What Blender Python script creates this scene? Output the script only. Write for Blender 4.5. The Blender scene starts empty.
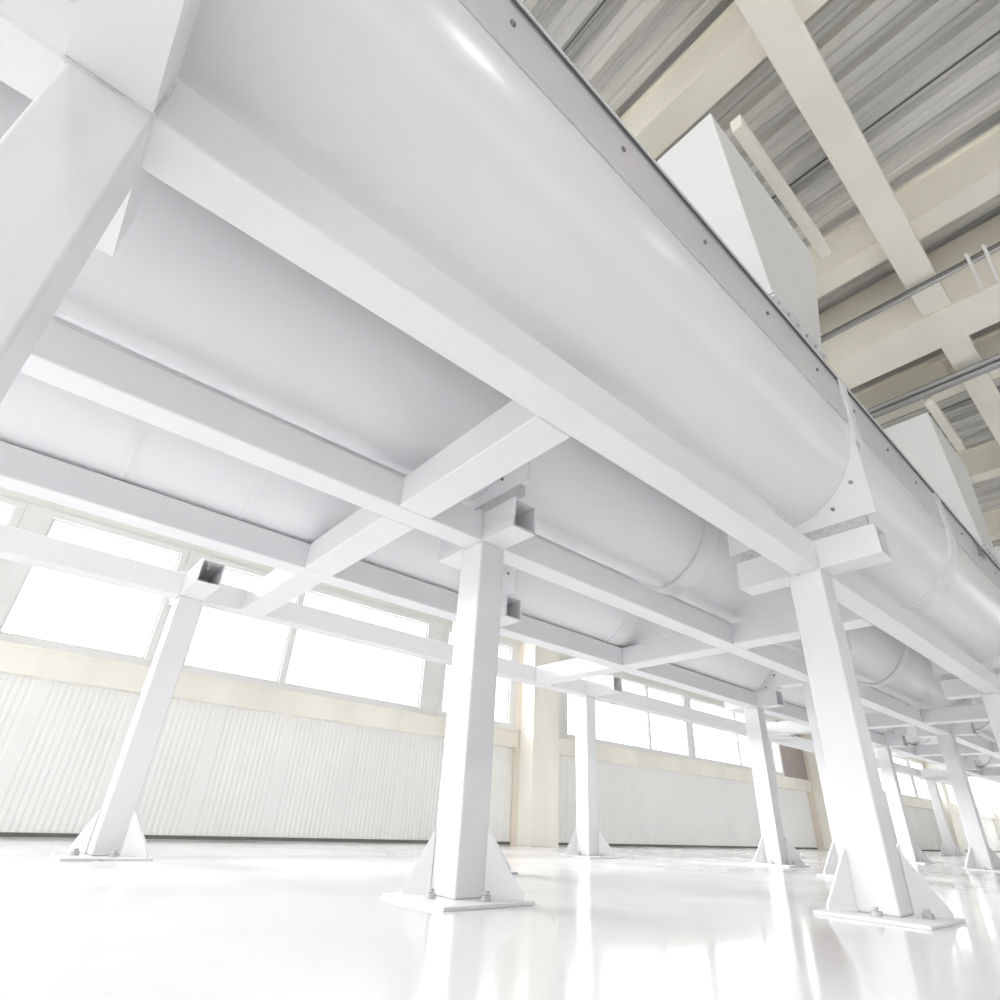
import bpy, bmesh, math, random
from mathutils import Matrix, Vector
random.seed(4)
S = 0.36                      # metres per layout unit
C = bpy.context.scene.collection

# ------------------------------------------------------------------ materials
def mat(name, col, rough=0.5, metal=0.0, noise=0.0, nscale=3.0, bump=0.0, bscale=40.0, spec=0.5, rnoise=0.0, stretch=(1, 1, 1), coat=0.0):
    m = bpy.data.materials.new(name); m.use_nodes = True
    nt = m.node_tree; b = nt.nodes['Principled BSDF']
    b.inputs['Base Color'].default_value = (*col, 1)
    b.inputs['Roughness'].default_value = rough
    b.inputs['Metallic'].default_value = metal
    b.inputs['Specular IOR Level'].default_value = spec
    b.inputs['Coat Weight'].default_value = coat
    geo = nt.nodes.new('ShaderNodeNewGeometry')
    mp = nt.nodes.new('ShaderNodeMapping'); mp.inputs['Scale'].default_value = stretch
    nt.links.new(geo.outputs['Position'], mp.inputs['Vector'])
    if noise > 0:
        n = nt.nodes.new('ShaderNodeTexNoise'); n.inputs['Scale'].default_value = nscale; n.inputs['Detail'].default_value = 6
        nt.links.new(mp.outputs[0], n.inputs['Vector'])
        r = nt.nodes.new('ShaderNodeValToRGB')
        r.color_ramp.elements[0].position = 0.3; r.color_ramp.elements[1].position = 0.7
        r.color_ramp.elements[0].color = (*[c * (1 - noise) for c in col], 1)
        r.color_ramp.elements[1].color = (*[min(1, c * (1 + noise * 0.3)) for c in col], 1)
        nt.links.new(n.outputs['Fac'], r.inputs['Fac']); nt.links.new(r.outputs[0], b.inputs['Base Color'])
    if rnoise > 0:
        n = nt.nodes.new('ShaderNodeTexNoise'); n.inputs['Scale'].default_value = nscale * 0.6; n.inputs['Detail'].default_value = 5
        nt.links.new(mp.outputs[0], n.inputs['Vector'])
        mr = nt.nodes.new('ShaderNodeMapRange'); mr.inputs['From Min'].default_value = 0.3; mr.inputs['From Max'].default_value = 0.7
        mr.inputs['To Min'].default_value = max(0.02, rough - rnoise); mr.inputs['To Max'].default_value = rough + rnoise
        nt.links.new(n.outputs['Fac'], mr.inputs['Value']); nt.links.new(mr.outputs[0], b.inputs['Roughness'])
    if bump > 0:
        n = nt.nodes.new('ShaderNodeTexNoise'); n.inputs['Scale'].default_value = bscale; n.inputs['Detail'].default_value = 4
        nt.links.new(mp.outputs[0], n.inputs['Vector'])
        bp = nt.nodes.new('ShaderNodeBump'); bp.inputs['Strength'].default_value = bump; bp.inputs['Distance'].default_value = 0.01
        nt.links.new(n.outputs['Fac'], bp.inputs['Height']); nt.links.new(bp.outputs[0], b.inputs['Normal'])
    return m

M = {}
M['steel'] = mat('white_gloss_paint', (0.785, 0.783, 0.795), 0.38, noise=0.02, nscale=2.5, bump=0.06, bscale=60)
M['trough'] = mat('white_trough_paint', (0.805, 0.803, 0.815), 0.25, noise=0.03, nscale=1.0, bump=0.03, bscale=6)
M['strip'] = mat('mauve_grey_strip', (0.64, 0.625, 0.64), 0.35, noise=0.03)  # side strips, a little darker and more mauve than the trough body
M['weld'] = mat('painted_weld', (0.80, 0.80, 0.80), 0.45, noise=0.25, nscale=30, bump=0.6, bscale=90)
M['bolt'] = mat('bolt_metal', (0.30, 0.29, 0.29), 0.4, metal=0.7)
M['boltw'] = mat('painted_bolt', (0.55, 0.55, 0.55), 0.4, noise=0.2, nscale=40)
M['dark'] = mat('dark_rubber_seal', (0.12, 0.12, 0.12), 0.6)
M['floor'] = mat('white_epoxy_floor', (0.83, 0.83, 0.845), 0.11, noise=0.05, nscale=1.1, bump=0.05, bscale=3.0, rnoise=0.06, coat=0.0)
M['wall'] = mat('white_ribbed_sheet', (0.89, 0.89, 0.875), 0.5, noise=0.05, nscale=0.8)
M['wallup'] = mat('offwhite_wall_sheet', (0.80, 0.79, 0.75), 0.6, noise=0.04, nscale=0.7)
M['cream'] = mat('cream_wall_paint', (0.91, 0.88, 0.80), 0.5, noise=0.12, nscale=1.5, stretch=(1, 1, 0.4))
M['tan'] = mat('tan_stained_paint', (0.84, 0.76, 0.66), 0.55, noise=0.15, nscale=1.8, stretch=(1, 1, 0.3))
M['roofbeam'] = mat('cream_roof_beam_paint', (0.87, 0.84, 0.75), 0.45, noise=0.08, nscale=1.2)
M['deck'] = mat('galvanised_roof_deck', (0.66, 0.65, 0.625), 0.42, metal=0.1, noise=0.35, nscale=1.6, stretch=(1.5, 0.25, 1))
M['pipe'] = mat('grey_conduit', (0.36, 0.36, 0.36), 0.35, metal=0.5)
M['frame'] = mat('white_window_frame', (0.80, 0.80, 0.79), 0.45, noise=0.03)
M['brown'] = mat('brown_panel', (0.42, 0.36, 0.34), 0.6, noise=0.1)
M['soil'] = mat('dark_wall_joint', (0.16, 0.15, 0.14), 0.8)
M['concrete'] = mat('grey_concrete_wall', (0.30, 0.30, 0.29), 0.8, noise=0.1)
M['ground'] = mat('pale_outdoor_paving', (0.75, 0.75, 0.73), 0.9, noise=0.08, nscale=0.4)
g = bpy.data.materials.new('clear_window_glass'); g.use_nodes = True
nt = g.node_tree; nt.nodes.clear()
o = nt.nodes.new('ShaderNodeOutputMaterial'); tr = nt.nodes.new('ShaderNodeBsdfTransparent'); gl = nt.nodes.new('ShaderNodeBsdfGlossy')
gl.inputs['Roughness'].default_value = 0.02; mx = nt.nodes.new('ShaderNodeMixShader'); mx.inputs[0].default_value = 0.05
tr.inputs[0].default_value = (0.97, 0.98, 0.98, 1)
nt.links.new(tr.outputs[0], mx.inputs[1]); nt.links.new(gl.outputs[0], mx.inputs[2]); nt.links.new(mx.outputs[0], o.inputs[0])
M['glass'] = g

# ------------------------------------------------------------------ mesh helpers (layout units)
class MB:
    def __init__(s): s.v = []; s.f = []; s.smooth = []
    def add(s, vs, fs, smooth=False):
        b = len(s.v); s.v += [tuple(v) for v in vs]; s.f += [tuple(b + i for i in f) for f in fs]; s.smooth += [smooth] * len(fs); return s
    def box(s, x0, x1, y0, y1, z0, z1):
        return s.add([(x0,y0,z0),(x1,y0,z0),(x1,y1,z0),(x0,y1,z0),(x0,y0,z1),(x1,y0,z1),(x1,y1,z1),(x0,y1,z1)],
                     [(0,3,2,1),(4,5,6,7),(0,1,5,4),(1,2,6,5),(2,3,7,6),(3,0,4,7)])
    def prism(s, pts, axis, a, b):
        """extrude polygon pts (2D in the remaining two axes, in xyz order) along axis from a to b"""
        n = len(pts)
        def P(p, t):
            q = list(p); q.insert(axis, t); return q
        vs = [P(p, a) for p in pts] + [P(p, b) for p in pts]
        fs = [tuple(range(n))[::-1], tuple(range(n, 2 * n))] + [(i, (i + 1) % n, n + (i + 1) % n, n + i) for i in range(n)]
        return s.add(vs, fs)
    def tube(s, p0, p1, r, n=12, caps=True):
        p0 = Vector(p0); p1 = Vector(p1); d = (p1 - p0).normalized()
        a = d.orthogonal().normalized(); b = d.cross(a)
        vs = []
        for p in (p0, p1):
            for i in range(n):
                t = 2 * math.pi * i / n; vs.append(p + (a * math.cos(t) + b * math.sin(t)) * r)
        s.add(vs, [(i, (i + 1) % n, n + (i + 1) % n, n + i) for i in range(n)], True)
        if caps:
            s.add(vs, [tuple(range(n))[::-1], tuple(range(n, 2 * n))])
        return s
    def build(s, name, m, parent=None, off=(0, 0, 0), bevel=0.0):
        me = bpy.data.meshes.new(name)
        ox, oy, oz = off
        me.from_pydata([((x - ox) * S, (y - oy) * S, (z - oz) * S) for x, y, z in s.v], [], s.f)
        for p, sm in zip(me.polygons, s.smooth): p.use_smooth = sm
        bm = bmesh.new(); bm.from_mesh(me); bmesh.ops.recalc_face_normals(bm, faces=bm.faces); bm.to_mesh(me); bm.free()
        me.materials.append(m); me.update()
        ob = bpy.data.objects.new(name, me); C.objects.link(ob)
        if bevel > 0:
            bv = ob.modifiers.new('bevel', 'BEVEL'); bv.width = bevel * S; bv.segments = 3; bv.limit_method = 'ANGLE'; bv.angle_limit = math.radians(50)
            bv.harden_normals = True
        if parent is not None: ob.parent = parent
        else: ob.location = (ox * S, oy * S, oz * S)
        return ob

def thing(name, label, cat, loc=(0, 0, 0), group=None):
    o = bpy.data.objects.new(name, None); C.objects.link(o); o.location = [c * S for c in loc]; o.empty_display_size = 0.1
    o['label'] = label; o['category'] = cat
    if group: o['group'] = group
    return o
def tag(o, label, cat, group=None):
    o['label'] = label; o['category'] = cat
    if group: o['group'] = group
    return o
def struct(o): o['kind'] = 'structure'; return o
def copy_tree(o, parent=None):
    c = o.copy(); C.objects.link(c)
    if parent is not None: c.parent = parent
    for ch in list(o.children): copy_tree(ch, c)
    return c
ORD = ['nearest', 'second', 'third', 'fourth', 'fifth', 'sixth', 'seventh', 'eighth', 'ninth']

# ------------------------------------------------------------------ layout
ROW = {'A': 3.40, 'B': 7.00, 'C': 10.60, 'D': 14.42}
ROWNAME = {'A': 'first long beam', 'B': 'second long beam', 'C': 'third long beam', 'D': 'fourth long beam by the windows'}
W = 0.48; Z0 = 5.25; Z1 = 5.80
POSTS = {'A': [-1.13, 10.2, 23.6, 37.1, 50.6], 'B': [5.25, 18.8, 32.6, 46.2, 59.8], 'C': [8.2, 21.8, 35.5, 49.1], 'D': [2.2, 16.25, 30.0, 43.7, 57.4]}
ARM = {'A': (1.03, 1.05), 'B': (0.82, 0.85), 'C': (0.82, 0.85), 'D': (1.32, 0.5)}     # reach beyond the beam faces, -Y and +Y
CROSS = [3.58, 13.62, 28.7, 40.2, 54.5]

# ---------------------------------------------------------------- support posts
def make_post(row):
    am, ap = ARM[row]
    t = thing('support_post', '', 'post')
    MB().box(0, 0.52, -0.01, W + 0.10, 0.045, Z0).build('shaft', M['steel'], t, bevel=0.035)
    MB().box(-0.52, 0.98, -0.50, W + 0.48, 0.0, 0.045).build('base_plate', M['steel'], t, bevel=0.012)
    # two diagonal corner gussets
    hz = 0.80; th = 0.026; W2 = W + 0.10
    for cx, cy, dx, dy, r in ((0.012, W2 - 0.012, -1, 1, 0.28), (0.508, 0.002, 1, -1, 0.38)):
        prof_ = [(0, 0.045), (0, 0.045 + hz), (r, 0.10), (r, 0.045)]
        vs = [(cx + dx * a_ + sg * th, cy + dy * a_ + sg * th, z) for sg in (-1, 1) for a_, z in prof_]
        MB().add(vs, [(0, 1, 2, 3), (7, 6, 5, 4)] + [(i, (i + 1) % 4, 4 + (i + 1) % 4, 4 + i) for i in range(4)]).build('gusset', M['steel'], t)
    for x, y in ((-0.22, 0.22), (0.34, -0.24), (0.75, 0.34), (0.24, W + 0.28)):
        m = MB().tube((x, y, 0.045), (x, y, 0.11), 0.07, 6); m.tube((x, y, 0.12), (x, y, 0.155), 0.04, 8)
        m.build('anchor_bolt', M['boltw'], t)
    # hollow square bracket arms each side of the beam
    for y0, y1 in ((-am, -0.002), (W + 0.002, W + ap)):
        k = 0.035
        m = MB().box(0, 0.5, y0, y1, Z0, Z0 + k).box(0, 0.5, y0, y1, Z1 - k, Z1)
        m.box(0, k, y0, y1, Z0 + k, Z1 - k).box(0.5 - k, 0.5, y0, y1, Z0 + k, Z1 - k)
        ar = m.build('bracket_arm', M['steel'], t)
        yb = y0 + 0.22 if y0 < 0 else y1 - 0.22
        MB().tube((0.20, yb, Z1 - 0.10), (0.20, yb, Z1 - k), 0.045, 6).tube((0.20, yb, Z1 - 0.17), (0.20, yb, Z1 - 0.10), 0.028, 8).build('arm_bolt', M['boltw'], ar)
    # weld beads under the beam
    w = MB()
    for a, b in (((0, 0, Z0 - .01), (0.5, 0, Z0 - .01)), ((0, 0, Z0 - .01), (0, W, Z0 - .01)), ((0.0, -0.005, Z0), (0.0, -0.005, Z1)), ((0.5, -0.005, Z0), (0.5, -0.005, Z1))):
        w.tube(a, b, 0.024, 6)
    w.build('weld_bead', M['weld'], t)
    return t
RNTXT = {'A': 'front row under the big trough', 'B': 'second row back under the frame', 'C': 'third row back under the frame', 'D': 'rear row nearest the windows'}
special = {('A', 0): 'huge grey-white square post cut off at the upper left corner',
           ('A', 1): 'large white square post with bolted base plate at the lower right',
           ('B', 0): 'white square post standing front centre on a bolted base plate',
           ('D', 0): 'white post at far left, in front of the long windows',
           ('D', 1): 'slim white post just right of the cream wall column',
           ('C', 1): 'white post with open-ended bracket arm, standing right of centre before the ribbed wall',
           ('B', 1): 'white post half hidden behind the large lower right post',
           ('A', 2): 'white post entering at the right picture edge, front row',
           ('C', 0): 'white post hidden behind the front centre post'}
for row in 'ABCD':
    proto = None
    for i, x in enumerate(POSTS[row]):
        if proto is None: proto = make_post(row); o = proto
        else: o = copy_tree(proto)
        o.location = (x * S, ROW[row] * S, 0)
        o['label'] = special.get((row, i), 'white square steel post, %s from the camera in the %s' % (ORD[i], RNTXT[row]))
        o['group'] = 'support posts under the trough frame'

# ---------------------------------------------------------------- long beams and cross beams
XA, XB = -15.0, 64.0
for i, row in enumerate('ABCD'):
    y = ROW[row]
    b = MB().box(XA, XB, y, y + W, Z0, Z1).build('long_beam', M['steel'], off=(XA, y, Z0), bevel=0.03)
    tag(b, ['white square long beam nearest the camera, right above the front post row',
            'white long beam second from the camera, carried by the front centre post',
            'white long beam third from the camera, second from the windows',
            'thin looking white long beam farthest back, crossing the windows'][i], 'beam', 'long beams of the trough frame')
cw = 0.60
for k, x in enumerate(CROSS):
    for a, b in (('A', 'B'), ('B', 'C'), ('C', 'D')):
        y0, y1 = ROW[a] + W + 0.002, ROW[b] - 0.002
        o = MB().box(x, x + cw, y0, y1, Z0, Z1).build('cross_beam', M['steel'], off=(x, y0, Z0), bevel=0.025)
        tag(o, '%s white cross beam from the camera between the %s and %s' % (ORD[k],  ROWNAME[a].replace(' by the windows', ''), ROWNAME[b].replace(' by the windows', '')), 'beam', 'short cross beams of the trough frame')

# ---------------------------------------------------------------- conveyor troughs
def prof(a, zb, zt, grow=0.0, n=26, ex=1.8, zc_off=1.6, a_off=0.0):
    """U profile from left rim to right rim as (dy, z)"""
    zc = zb + zc_off; b = zc_off + grow; A = a + grow
    pts = [(-A, zt)]
    for i in range(n + 1):
        t = -1 + 2 * i / n; ang = math.pi / 2 * t
        y = A * math.copysign(abs(math.sin(ang)) ** (2 / ex) if abs(math.sin(ang)) > 0 else 0, ang)
        z = zc - b * (max(0, math.cos(ang)) ** (2 / ex))
        pts.append((y, z))
    pts.append((A, zt))
    return pts
TR = {'A': dict(yc=3.66, zb=6.2), 'B': dict(yc=7.25, zb=6.21), 'C': dict(yc=10.85, zb=5.83)}
def make_section(row, x0, x1, ring, label, handles=()):
    yc, zb = TR[row]['yc'], TR[row]['zb']; a = 1.33; zt = 9.0
    t = thing('conveyor_trough', label, 'trough', (x0, yc, zb), 'round-bottomed conveyor trough sections')
    off = (x0, yc, zb)
    def U(name, xa, xb, grow, th, m, smooth=True, par=t):
        P = [(yc + y, z) for y, z in prof(a, zb, zt, grow)]; Q = [(yc + y, z) for y, z in prof(a, zb, zt, grow - th)]
        n = len(P); vs = [(xa, y, z) for y, z in P] + [(xb, y, z) for y, z in P] + [(xa, y, z) for y, z in Q] + [(xb, y, z) for y, z in Q]
        mb = MB(); fo = [(i, i + 1, n + i + 1, n + i) for i in range(n - 1)]; fi = [(2*n + i, 3*n + i, 3*n + i + 1, 2*n + i + 1) for i in range(n - 1)]
        en = [(i, 2*n + i, 2*n + i + 1, i + 1) for i in range(n - 1)] + [(n + i, n + i + 1, 3*n + i + 1, 3*n + i) for i in range(n - 1)]
        en += [(0, n, 3*n, 2*n), (n - 1, 3*n - 1, 4*n - 1, 2*n - 1)]
        mb.add(vs, fo + fi, smooth); mb.add(vs, en)
        return mb.build(name, m, par, off)
    xe = x1 - 0.005
    body = U('trough_body', x0 + 0.06, xe, 0, 0.03, M['trough'])
    # rim angle along the top edge, each side, and lid
    for s in (-1, 1):
        ya = yc + s * a; yb = yc + s * (a + 0.035)
        MB().box(x0 + 0.08, xe - 0.02, min(ya, yb), max(ya, yb), 7.93, 8.96).build('side_strip', M['strip'], t, off, bevel=0.01)
    MB().box(x0 + 0.02, xe - 0.02, yc - a - 0.09, yc + a + 0.09, 9.0, 9.05).build('lid', M['trough'], t, off)
    MB().box(x0 + 0.02, xe - 0.02, yc - a - 0.075, yc - a - 0.045, 8.975, 9.0).build('lid_seal', M['dark'], t, off)
    # saddle plate at the start of the section
    P = [(yc + y, z) for y, z in prof(a, zb, 8.85, 0.0)]
    ow = 1.37; n = len(P)
    bm = MB(); outer = []
    zlow = min(Z1 + 0.2, zb - 0.025)
    for (y, z) in P:
        d = y - yc
        outer.append((yc + max(-ow, min(ow, d * 1.25)), zlow if abs(d) < a * 0.93 else max(zlow, z)))
    xa, xb = x0, x0 + 0.06
    # plate built as a strip between the trough curve and the plate edge
    inner = P
    vs = [(xa, *p) for p in inner] + [(xa, *p) for p in outer] + [(xb, *p) for p in inner] + [(xb, *p) for p in outer]
    fs = []
    for i in range(n - 1):
        fs += [(i, i + 1, n + i + 1, n + i), (2*n + i, 3*n + i, 3*n + i + 1, 2*n + i + 1), (n + i, n + i + 1, 3*n + i + 1, 3*n + i), (i, 2*n + i, 2*n + i + 1, i + 1)]
    bm.add(vs, fs)
    sp = bm.build('saddle_plate', M['steel'], t, off)
    for s in (-1, 1):
        y1_ = yc + s * (ow + 0.0); MB().box(x0 + 0.0, x0 + 0.34, min(y1_, y1_ + s * 0.05), max(y1_, y1_ + s * 0.05), 7.55, 9.02).build('splice_strap', M['steel'], t, off, bevel=0.02)
        if zlow - Z1 > 0.05: MB().box(x0 + 0.0, x0 + 0.12, yc + s * 0.25, yc + s * 1.2, Z1, zlow).build('support_shim', M['boltw'], t, off)
    if ring is not None:
        U('stiffening_band', ring - 0.26, ring + 0.26, 0.02 if row == 'C' else 0.07, 0.068, M['steel'])
    # bolts along the side strip facing the front, and on the saddle plate
    x = x0 + 0.55 if row != 'A' or x0 > 0 else x0 + 0.85
    k = 0
    while x < x1 - 0.3 and k < 14:
        y = yc - a - 0.035
        MB().tube((x, y, 8.52), (x, y - 0.03, 8.52), 0.036, 6).build('rim_bolt', M['bolt'], t, off)
        x += 1.87; k += 1
    for d, z in ((-1.12, zb + .5), (-0.72, zb + .09), (0.72, zb + .09), (1.12, zb + .5)):
        MB().tube((x0, yc + d, z), (x0 - 0.04, yc + d, z), 0.035, 6).build('plate_bolt', M['bolt'], t, off)
    for hx in handles:
        y = yc - a - 0.04
        m = MB()
        c = [(hx - .22, 8.85), (hx - .22, 8.45), (hx + .22, 8.45), (hx + .22, 8.85)]
        for p, q in zip(c, c[1:]): m.tube((p[0], y - 0.06, p[1]), (q[0], y - 0.06, q[1]), 0.022, 8)
        m.tube((hx - .22, y, 8.85), (hx - .22, y - .07, 8.85), 0.022, 8).tube((hx + .22, y, 8.85), (hx + .22, y - .07, 8.85), 0.022, 8)
        m.build('latch_handle', M['bolt'], t, off)
    return t
secs = {'A': [-14.6] + POSTS['A'] + [64], 'B': [-8.5] + POSTS['B'] + [66], 'C': [-5.4] + POSTS['C'] + [62.7]}
LN = {'A': 'front trough line', 'B': 'middle trough line', 'C': 'rear trough line'}
desc = {('A', 0): 'white trough section cut off by the top left corner, behind the huge post',
        ('A', 1): 'huge white round-bottomed trough section filling the top, ending above the lower right post',
        ('A', 2): 'white trough section with broad band and latch at the right edge, beyond the corner plate',
        ('B', 0): 'white trough section between first and second beams at left, ending at the front centre post',
        ('B', 1): 'white trough section with a double band, right of the front centre post',
        ('C', 0): 'grey shaded white trough section with a vertical seam, between second and third beams at left',
        ('C', 1): 'small looking white trough section behind and right of the front centre post, rear line'}
for row in 'ABC':
    xs = secs[row]
    for i in range(len(xs) - 1):
        ring = xs[i] + 6.1 if not (row == 'A' and i <= 1) else None
        if row == 'B' and i == 0: ring = None
        if row == 'A' and i >= 2: ring = xs[i] + 6.3
        if row == 'C' and i == 1: ring = xs[i] + 5.0
        if row == 'C' and i == 0: ring = None
        make_section(row, xs[i], xs[i + 1], ring,
            desc.get((row, i), 'white round-bottomed trough section, %s from the camera in the %s' % (ORD[i], LN[row])),
            handles=((20.1,) if (row, i) == ('A', 2) else (xs[i] + 9.9,) if row == 'A' and i > 2 else ()))
# narrow seam strips on the rear line (sub-joints of the first rear section)
ts = [o for o in C.objects if o.get('label') == desc[('C', 0)]][0]
for xs_ in (0.18, 2.17):
    yc, zb = TR['C']['yc'], TR['C']['zb']
    P = [(yc + y, z) for y, z in prof(1.33, zb, 9.0, 0.025)]; Q = [(yc + y, z) for y, z in prof(1.33, zb, 9.0, 0.0)]
    n = len(P); vs = []
    for xx in (xs_ - 0.035, xs_ + 0.035): vs += [(xx, *p) for p in P] + [(xx, *p) for p in Q]
    mb = MB(); fs = []
    for i in range(n - 1):
        fs += [(i, i + 1, 2*n + i + 1, 2*n + i), (i, n + i, n + i + 1, i + 1), (2*n + i, 2*n + i + 1, 3*n + i + 1, 3*n + i)]
    mb.add(vs, fs); mb.build('seam_strip', M['steel'], ts, (secs['C'][0], yc, zb))

# ---------------------------------------------------------------- inlet hoppers on the front line
def hopper(dx, label, zt=15.2):
    o0 = (8.4 + dx, 2.5, 9.05)
    t = thing('inlet_hopper', label, 'hopper', o0, 'rectangular inlet hoppers on the front trough line')
    yb, yf = 4.75, 2.5
    zb = 10.2
    xb0, xb1, xt0, xt1 = 8.45 + dx, 10.68 + dx, 7.33 + dx, 12.6 + dx
    m = MB(); V = [(xb0, yf, zb), (xb1, yf, zb), (xb1, yb, zb), (xb0, yb, zb), (xt0, yf, zt), (xt1, yf, zt), (xt1, yb, zt), (xt0, yb, zt)]
    m.add(V, [(0,1,5,4), (1,2,6,5), (2,3,7,6), (3,0,4,7), (4,5,6,7), (0,3,2,1)])
    m.build('hopper_body', M['steel'], t, o0, bevel=0.02)
    MB().box(xb0 + 0.03, xb1 - 0.03, yf + 0.03, yb - 0.03, 9.06, zb - 0.06).build('neck', M['steel'], t, o0, bevel=0.02)
    MB().box(xb0 - 0.10, xb1 + 0.10, yf - 0.06, yb + 0.1, zb - 0.05, zb - 0.005).build('flange', M['steel'], t, o0)
    MB().box(xb0 - 0.10, xb1 + 0.10, yf - 0.06, yb + 0.1, zb - 0.14, zb - 0.09).build('flange', M['steel'], t, o0)
    for i in range(6):
        x = xb0 + 0.1 + i * (xb1 - xb0 - 0.2) / 5
        MB().tube((x, yf - 0.03, zb - 0.2), (x, yf - 0.03, zb + 0.05), 0.028, 6).build('flange_bolt', M['boltw'], t, o0)
    return t
hopper(0, 'tall white tapering hopper rising from the front trough at upper right')
hopper(15.3, 'second tapering white hopper, smaller looking, at the right edge below the roof beams', 15.45)
hopper(30, 'third tapering white hopper beyond the one at the right edge')
for xa, xb, nm in ((8.25, 13.15, 'nearer'), (22.3, 26.5, 'farther')):
    o = MB().box(xa, xb, 2.18, 2.44, 15.5, 15.95).build('hanger_channel', M['roofbeam'], off=(xa, 2.18, 15.5), bevel=0.01)
    tag(o, 'narrow cream channel beam lying along the top of the %s white hopper' % nm, 'beam')

# ---------------------------------------------------------------- roof
def rb(name, label, x0, x1, y0, y1, z0, z1, bev=0.015, group=None):
    o = MB().box(x0, x1, y0, y1, z0, z1).build(name, M['roofbeam'], off=(x0, y0, z0), bevel=bev); return tag(o, label, 'beam', group)
YL, YR = 21.8, -24.0
def ibeam(x0, x1, z0, z1, label):
    t = thing('roof_beam', label, 'beam', (x0, YR, z0), 'cream cross beams under the roof deck')
    xm = (x0 + x1) / 2
    MB().box(x0, x1, YR, YL - 0.6, z0, z0 + 0.12).build('bottom_flange', M['roofbeam'], t, (x0, YR, z0))
    MB().box(x0 + 0.10, x0 + 0.42, YR, YL - 0.6, z0 + 0.12, z1 - 0.1).build('web', M['roofbeam'], t, (x0, YR, z0))
    MB().box(x0, x1, YR, YL - 0.6, z1 - 0.1, z1).build('top_flange', M['roofbeam'], t, (x0, YR, z0))
ibeam(7.36, 8.18, 17.02, 18.6, 'pale cream roof beam meeting the top of the nearer hopper')
ibeam(15.12, 15.95, 17.02, 18.6, 'cream roof beam just before the wide girder, right of the nearer hopper')
ibeam(23.85, 24.65, 17.02, 18.6, 'cream roof beam just behind the wide girder')
ibeam(-0.5, 0.3, 17.02, 18.6, 'cream roof beam overhead, out of sight above the front trough')
for i, x in enumerate((32.1, 40.3, 60.0, 68.2)):
    ibeam(x, x + 0.8, 17.02, 18.6, 'distant cream roof beam behind the farther hopper, %s in sequence' % ORD[i])
for i, x in enumerate((18.3, 51.4, 84.0)):
    rb('roof_girder', ['wide cream girder crossing under the roof at the right', 'distant wide cream girder beyond the farther hopper', 'farthest wide cream girder at the end of the hall'][i], x, x + 1.78, YR, YL - 0.6, 16.05, 18.6, 0.02, 'wide roof girders')
xs = [-13, 18.29]
rb('roof_purlin', 'long cream box beam running diagonally across the top right, in front of the wide girder', -13, 18.28, 0.44, 1.22, 16.15, 17.0, 0.02, 'cream long box beams')
rb('roof_purlin', 'continuation of the long cream box beam behind the wide girder', 20.10, 51.3, 0.44, 1.22, 16.15, 17.0, 0.02, 'cream long box beams')
rb('roof_purlin', 'cream box beam end at the top right corner of the ceiling', -13, 18.28, -5.4, -4.6, 16.15, 17.0, 0.02, 'cream long box beams')
# brackets on the beams
for x, l in ((15.35, 'small cream bolted bracket on the roof beam beside the long box beam'), (23.95, 'small cream bracket on the roof beam behind the wide girder')):
    t = thing('beam_bracket', l, 'bracket', (x, 1.6, 17.14))
    MB().box(x - 0.16, x + 0.1, 1.55, 1.62, 17.14, 18.45).build('rib', M['roofbeam'], t, (x, 1.6, 17.14))
    MB().box(x - 0.2, x + 0.1, 1.3, 1.9, 18.25, 18.45).build('plate', M['roofbeam'], t, (x, 1.6, 17.14))
# corrugated deck
def corrug(axis_len0, axis_len1, pitch, depth, seam=None):
    pts = []; x = axis_len0
    while x < axis_len1:
        pts += [(x, 0), (x + pitch * 0.18, 0), (x + pitch * 0.22, 0.05), (x + pitch * 0.28, 0.05), (x + pitch * 0.32, 0), (x + pitch * 0.52, 0), (x + pitch * 0.62, depth), (x + pitch * 0.74, depth), (x + pitch * 0.77, depth - 0.05), (x + pitch * 0.81, depth - 0.05), (x + pitch * 0.84, depth), (x + pitch * 0.93, depth)]; x += pitch
    pts.append((x, 0)); return pts
pts = corrug(-15.08 - 27.075, 100, 1.083, 0.26)
n = len(pts); vs = [(x, YR, 18.6 + d) for x, d in pts] + [(x, YL, 18.6 + d) for x, d in pts] + [(x, YR, 18.66 + d) for x, d in pts] + [(x, YL, 18.66 + d) for x, d in pts]
fs = [(i, n + i, n + i + 1, i + 1) for i in range(n - 1)] + [(2*n + i, 2*n + i + 1, 3*n + i + 1, 3*n + i) for i in range(n - 1)]
d = struct(MB().add(vs, fs).build('ceiling', M['deck']))
m = MB()
x = 5.08 - 7.583 * 6
while x < 95: m.box(x - 0.03, x + 0.01, YR, YL, 18.565, 18.6); x += 7.583
struct(m.build('trim_1', M['dark']))
# conduits
def pipe(name, label, x, z, r, y0, y1, clamps):
    t = thing(name, label, 'pipe', (x, y0, z), 'grey pipes under the roof')
    MB().tube((x, y0, z), (x, y1, z), r, 14).build('tube', M['pipe'], t, (x, y0, z))
    MB().tube((x - 2.2 * r, y0, z + 0.02), (x - 2.2 * r, y1, z + 0.02), r * 0.55, 10).build('cable', M['dark'] if r < 0.1 else M['pipe'], t, (x, y0, z))
    for y in clamps:
        q = MB().box(x - 0.35, x + 0.16, y - 0.04, y + 0.04, z - 0.12, z + 0.01 + r)
        if r < 0.1: q.box(x + 0.1, 18.298, y - 0.03, y + 0.03, z + 0.06, z + 0.11)
        else: q.box(x - 0.02, x + 0.02, y - 0.02, y + 0.02, z, 18.62)
        q.build('clamp', M['frame'], t, (x, y0, z))
pipe('conduit_pipe', 'thin grey conduit with clamps crossing below the long cream box beam', 16.8, 16.0, 0.07, YR, 4.2, (-0.35, -0.75, -6, -12))
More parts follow.
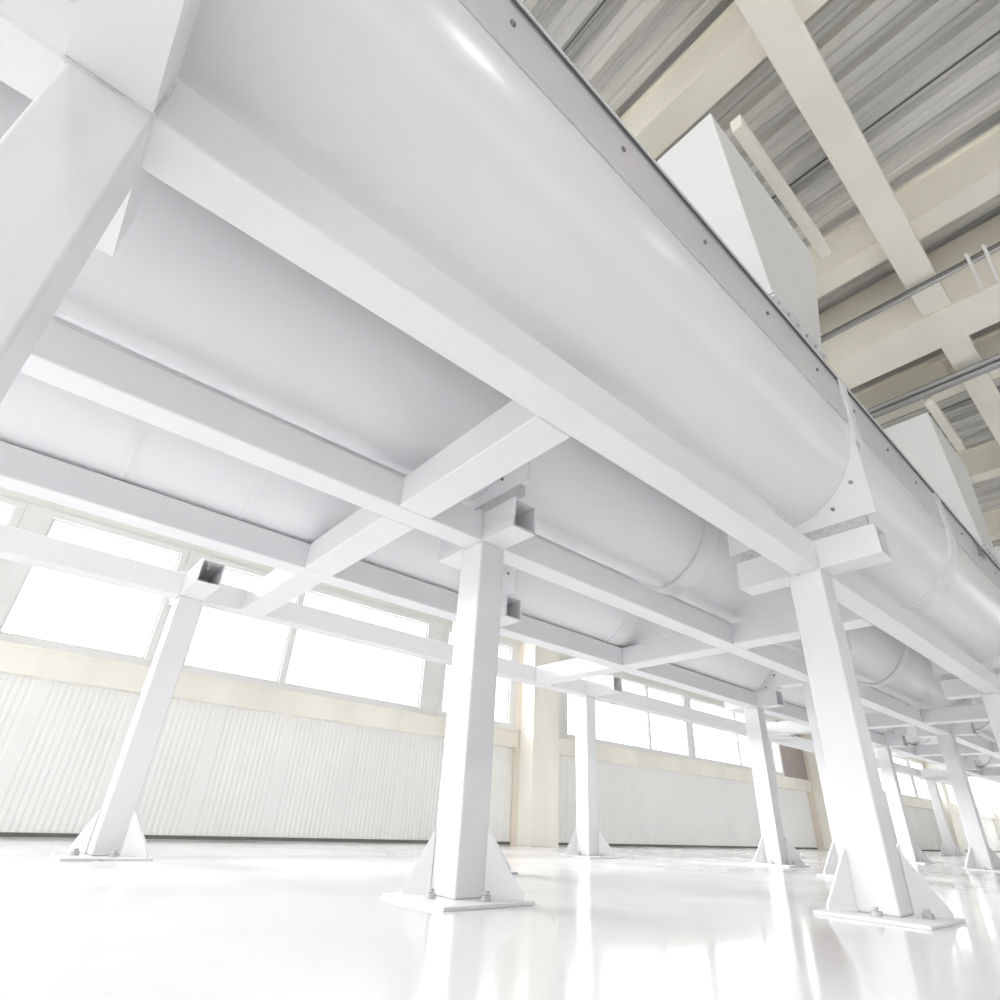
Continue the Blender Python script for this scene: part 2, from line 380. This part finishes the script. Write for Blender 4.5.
pipe('conduit_pipe', 'thicker light grey pipe crossing behind the wide girder, above the farther hopper', 22.0, 15.85, 0.16, YR, 4.6, (-8, -14))

# ---------------------------------------------------------------- walls, floor
struct(MB().box(-43, 112, -24.2, 22.6, -0.3, 0.0).build('floor', M['floor']))
# ribbed lower wall
pts = []; x = -42.0; p = 0.18
while x < 110:
    if int(round((x + 42) / p)) % 14 < 12: pts += [(x, 0), (x + p * .35, 0), (x + p * .5, 0.014), (x + p * .85, 0.014)]
    else: pts += [(x, 0), (x + p * .9, 0)]
    x += p
pts.append((x, 0)); n = len(pts)
vs = [(a, 21.9 + b, 0.10) for a, b in pts] + [(a, 21.9 + b, 4.05) for a, b in pts]
mb = MB().add(vs, [(i, i + 1, n + i + 1, n + i) for i in range(n - 1)])
mb.box(-42, 110, 22.0, 22.4, 0.0, 4.85)
struct(mb.build('wall_left', M['wall']))
struct(MB().box(-42, 110, 21.88, 22.0, 0.0, 0.10).build('baseboard_left', M['soil']))
struct(MB().box(-42, 110, 21.5, 22.4, 4.05, 4.82).box(-42, 110, 21.44, 21.52, 4.76, 4.85).build('trim_2', M['cream'], bevel=0.01))
struct(MB().box(-42, 110, 21.7, 22.2, 9.05, 18.55).build('wall_left_upper', M['wallup']))
# windows
def window(idx, x0, x1, divs, z0=4.85, z1=9.05, yw=21.6):
    off = (x0, yw, z0)
    fw = 0.22
    m = MB().box(x0, x1, yw, yw + 0.35, z0, z0 + fw).box(x0, x1, yw, yw + 0.35, z1 - fw, z1).box(x0, x0 + fw, yw, yw + 0.35, z0 + fw, z1 - fw).box(x1 - fw, x1, yw, yw + 0.35, z0 + fw, z1 - fw)
    w = struct(m.build('window_%d' % idx, M['frame'], off=off, bevel=0.01))
    for d in divs: MB().box(d - 0.1, d + 0.1, yw + 0.03, yw + 0.32, z0 + fw, z1 - fw).build('mullion', M['frame'], w, off)
    es = [x0 + fw] + [v for d in divs for v in (d - 0.1, d + 0.1)] + [x1 - fw]
    for a, b in zip(es[::2], es[1::2]):
        sl = MB()
        k = 0.07
        sl.box(a, b, yw + 0.1, yw + 0.2, z0 + fw, z0 + fw + k).box(a, b, yw + 0.1, yw + 0.2, z1 - fw - k, z1 - fw).box(a, a + k, yw + 0.1, yw + 0.2, z0 + fw + k, z1 - fw - k).box(b - k, b, yw + 0.1, yw + 0.2, z0 + fw + k, z1 - fw - k)
        sl.build('sash', M['frame'], w, off)
        MB().box(a + k, b - k, yw + 0.14, yw + 0.16, z0 + fw + k, z1 - fw - k).build('pane', M['glass'], w, off)
WN = [(-42, -28.3, [-35]), (-28, -15.3, [-21.5]), (-15, -1.55, [-10.5, -6]), (-1.05, 3.15, []), (3.85, 13.75, [7.45]), (14.5, 18.9, []), (22.6, 34.35, [30.15]), (34.75, 47.2, [40.8, 45.9]),
      (54.2, 66, [60]), (66.5, 78, [72]), (78.5, 83.5, []), (86, 97, [92]), (97.5, 110, [104])]
for i, (a, b, dv) in enumerate(WN): window(i + 1, a, b, dv)
m = MB()
for a, b in ((-28.3, -28), (-15.3, -15), (-1.55, -1.05), (3.15, 3.85), (13.75, 14.5), (18.9, 19.2), (34.35, 34.75), (66, 66.5), (78, 78.5), (97, 97.5)): m.box(a, b, 21.62, 22.2, 4.85, 9.05)
for a, b in ((20.9, 22.6), (53.1, 54.2), (83.5, 84), (85.6, 86)): m.box(a, b, 21.62, 22.2, 4.85, 9.05)
struct(m.build('trim_3', M['frame'], bevel=0.01))
o = MB().box(47.2, 51.3, 21.62, 22.2, 4.85, 9.05).build('wall_panel', M['brown'], off=(47.2, 21.62, 4.85)); tag(o, 'brown panel beside the farther cream column, right of the windows', 'panel')
# cream columns on the window wall
for i, x in enumerate((19.25, 51.3, 84.0)):
    t = thing('wall_column', ['tall cream wall column behind the front centre post, between the windows', 'cream wall column seen just left of the large lower right post', 'distant cream wall column at the far end of the window wall'][i], 'column', (x, 20.6, 0), 'cream columns along the window wall')
    off = (x, 20.6, 0)
    MB().box(x, x + 1.75, 20.45, 21.35, 0, 16.0).build('front_casing', M['cream'], t, off, bevel=0.02)
    MB().box(x - 0.12 + 0.2, x + 1.6, 21.35, 21.9, 0, 16.0).build('rear_casing', M['tan'], t, off, bevel=0.01)
# other enclosing walls (right side with a window band, far end)
YW = -24.0
struct(MB().box(-42, 110, YW - 0.4, YW, 0.0, 9.0).box(-42, 110, YW - 0.4, YW, 12.5, 18.6).build('wall_right', M['concrete']))
for i in range(14):
    x0 = -42 + i * 10.85
    w = struct(MB().box(x0, x0 + 0.4, YW - 0.35, YW - 0.05, 9.0, 12.5).build('window_%d' % (20 + i), M['frame'], off=(x0, YW, 9.0)))
    MB().box(x0 + 0.4, x0 + 10.85, YW - 0.22, YW - 0.2, 9.0, 12.5).build('pane', M['glass'], w, (x0, YW, 9.0))
struct(MB().box(110, 110.5, YW, 22.4, 0, 19.0).build('wall_far', M['wallup']))
struct(MB().box(-400, 500, -400, 400, -0.5, -0.32).build('ground', M['ground']))

# ---------------------------------------------------------------- light
w = bpy.data.worlds.new('overcast'); bpy.context.scene.world = w; w.use_nodes = True
nt = w.node_tree; bg = nt.nodes['Background']
# hazy sky, brightest towards the sun's side of the hall (beyond the window wall and the open end)
SKY_HI, SKY_LO, SKY_X = 0.8, 2.0, 1.6
tc = nt.nodes.new('ShaderNodeTexCoord')
def sky_lobe(vec, a, b_, amp):
    d = nt.nodes.new('ShaderNodeVectorMath'); d.operation = 'DOT_PRODUCT'; d.inputs[1].default_value = Vector(vec).normalized()
    nt.links.new(tc.outputs['Generated'], d.inputs[0])
    r = nt.nodes.new('ShaderNodeMapRange'); r.interpolation_type = 'SMOOTHSTEP'
    r.inputs['From Min'].default_value = a; r.inputs['From Max'].default_value = b_; r.inputs['To Min'].default_value = 0; r.inputs['To Max'].default_value = amp
    nt.links.new(d.outputs['Value'], r.inputs['Value']); return r
l1 = sky_lobe((0.0, 0.9, 0.45), -0.2, 0.9, SKY_HI); l2 = sky_lobe((-1.0, 0.1, 0.25), 0.0, 0.9, SKY_X)
a1 = nt.nodes.new('ShaderNodeMath'); a1.operation = 'ADD'; nt.links.new(l1.outputs[0], a1.inputs[0]); nt.links.new(l2.outputs[0], a1.inputs[1])
a2 = nt.nodes.new('ShaderNodeMath'); a2.operation = 'ADD'; nt.links.new(a1.outputs[0], a2.inputs[0]); a2.inputs[1].default_value = SKY_LO
nt.links.new(a2.outputs[0], bg.inputs[1]); bg.inputs[0].default_value = (0.975, 0.985, 1.0, 1)

# unseen lamp rows added to lift floor bounce; open-side row gives the trough highlight
LP = 15
LQ = 22
k = 0
for j, y in enumerate((14.5, -6.3)):
    for i in range(10):
        x = -12.5 + 7.9 * i; z = 15.2
        t = thing('added_bay_lamp', 'added unseen round white bay lamp over the %s aisle, %s along its row' % (('window side', 'open side')[j], (ORD + ['tenth'])[i]), 'lamp', (x, y, z), 'added unseen lamps over the aisles')
        m = MB(); n = 20
        prf = [(0.75, 0.0), (0.72, 0.25), (0.30, 0.75), (0.22, 1.05)]
        vs = [(x + r_ * math.cos(2 * math.pi * a / n), y + r_ * math.sin(2 * math.pi * a / n), z + h) for r_, h in prf for a in range(n)]
        fs = [(q * n + a, q * n + (a + 1) % n, (q + 1) * n + (a + 1) % n, (q + 1) * n + a) for q in range(3) for a in range(n)]
        m.add(vs, fs, True); m.build('added_lamp_shade', M['frame'], t, (x, y, z))
        MB().tube((x, y, z + 1.0), (x, y, 18.62), 0.05, 8).build('stem', M['frame'], t, (x, y, z))
        ld = bpy.data.lights.new('added_lamp_light', 'AREA'); ld.shape = 'DISK'; ld.size = 1.3 * S; ld.energy = (LP, LQ)[j]; ld.color = (1.0, 0.99, 0.98); ld.spread = math.radians((80, 115)[j])
        lo = bpy.data.objects.new('added_lamp_light', ld); C.objects.link(lo); lo.parent = t; lo.location = (0, 0, -0.02)

# soft hazy sun through the window wall
SUN = 9.5
sl = bpy.data.lights.new('hazy_sun', 'SUN'); sl.energy = SUN; sl.angle = math.radians(28); sl.color = (1.0, 0.99, 0.99)
so = bpy.data.objects.new('hazy_sun', sl); C.objects.link(so); so.location = (0, 30, 20)
so.rotation_euler = Vector((-0.45, 0.85, 0.42)).to_track_quat('Z', 'Y').to_euler()

# ---------------------------------------------------------------- camera
cd = bpy.data.cameras.new('camera'); cam = bpy.data.objects.new('camera', cd); C.objects.link(cam)
R = Matrix(((0.7470536713898653, -0.34163595034825367, -0.5702593177604104), (-0.6633215444370951, -0.3266179635236049, -0.6732943149836333), (0.043764606116244546, 0.8812522813209271, -0.4706156350124284)))
cam.matrix_world = Matrix.Translation((0, 0, 1.0 * S)) @ R.to_4x4()
cd.sensor_width = 36; cd.lens = 36 * 0.558212; cd.clip_start = 0.02; cd.clip_end = 2000
cd.shift_x = -(512.735 - 500) / 1000; cd.shift_y = (521.359 - 500) / 1000
sc = bpy.context.scene; sc.camera = cam
sc.view_settings.view_transform = 'Standard'; sc.view_settings.look = 'None'; sc.view_settings.exposure = 0.32; sc.view_settings.gamma = 1.0
sc.view_settings.use_curve_mapping = False
sc.cycles.max_bounces = 14; sc.cycles.diffuse_bounces = 10; sc.cycles.glossy_bounces = 6; sc.cycles.transparent_max_bounces = 12
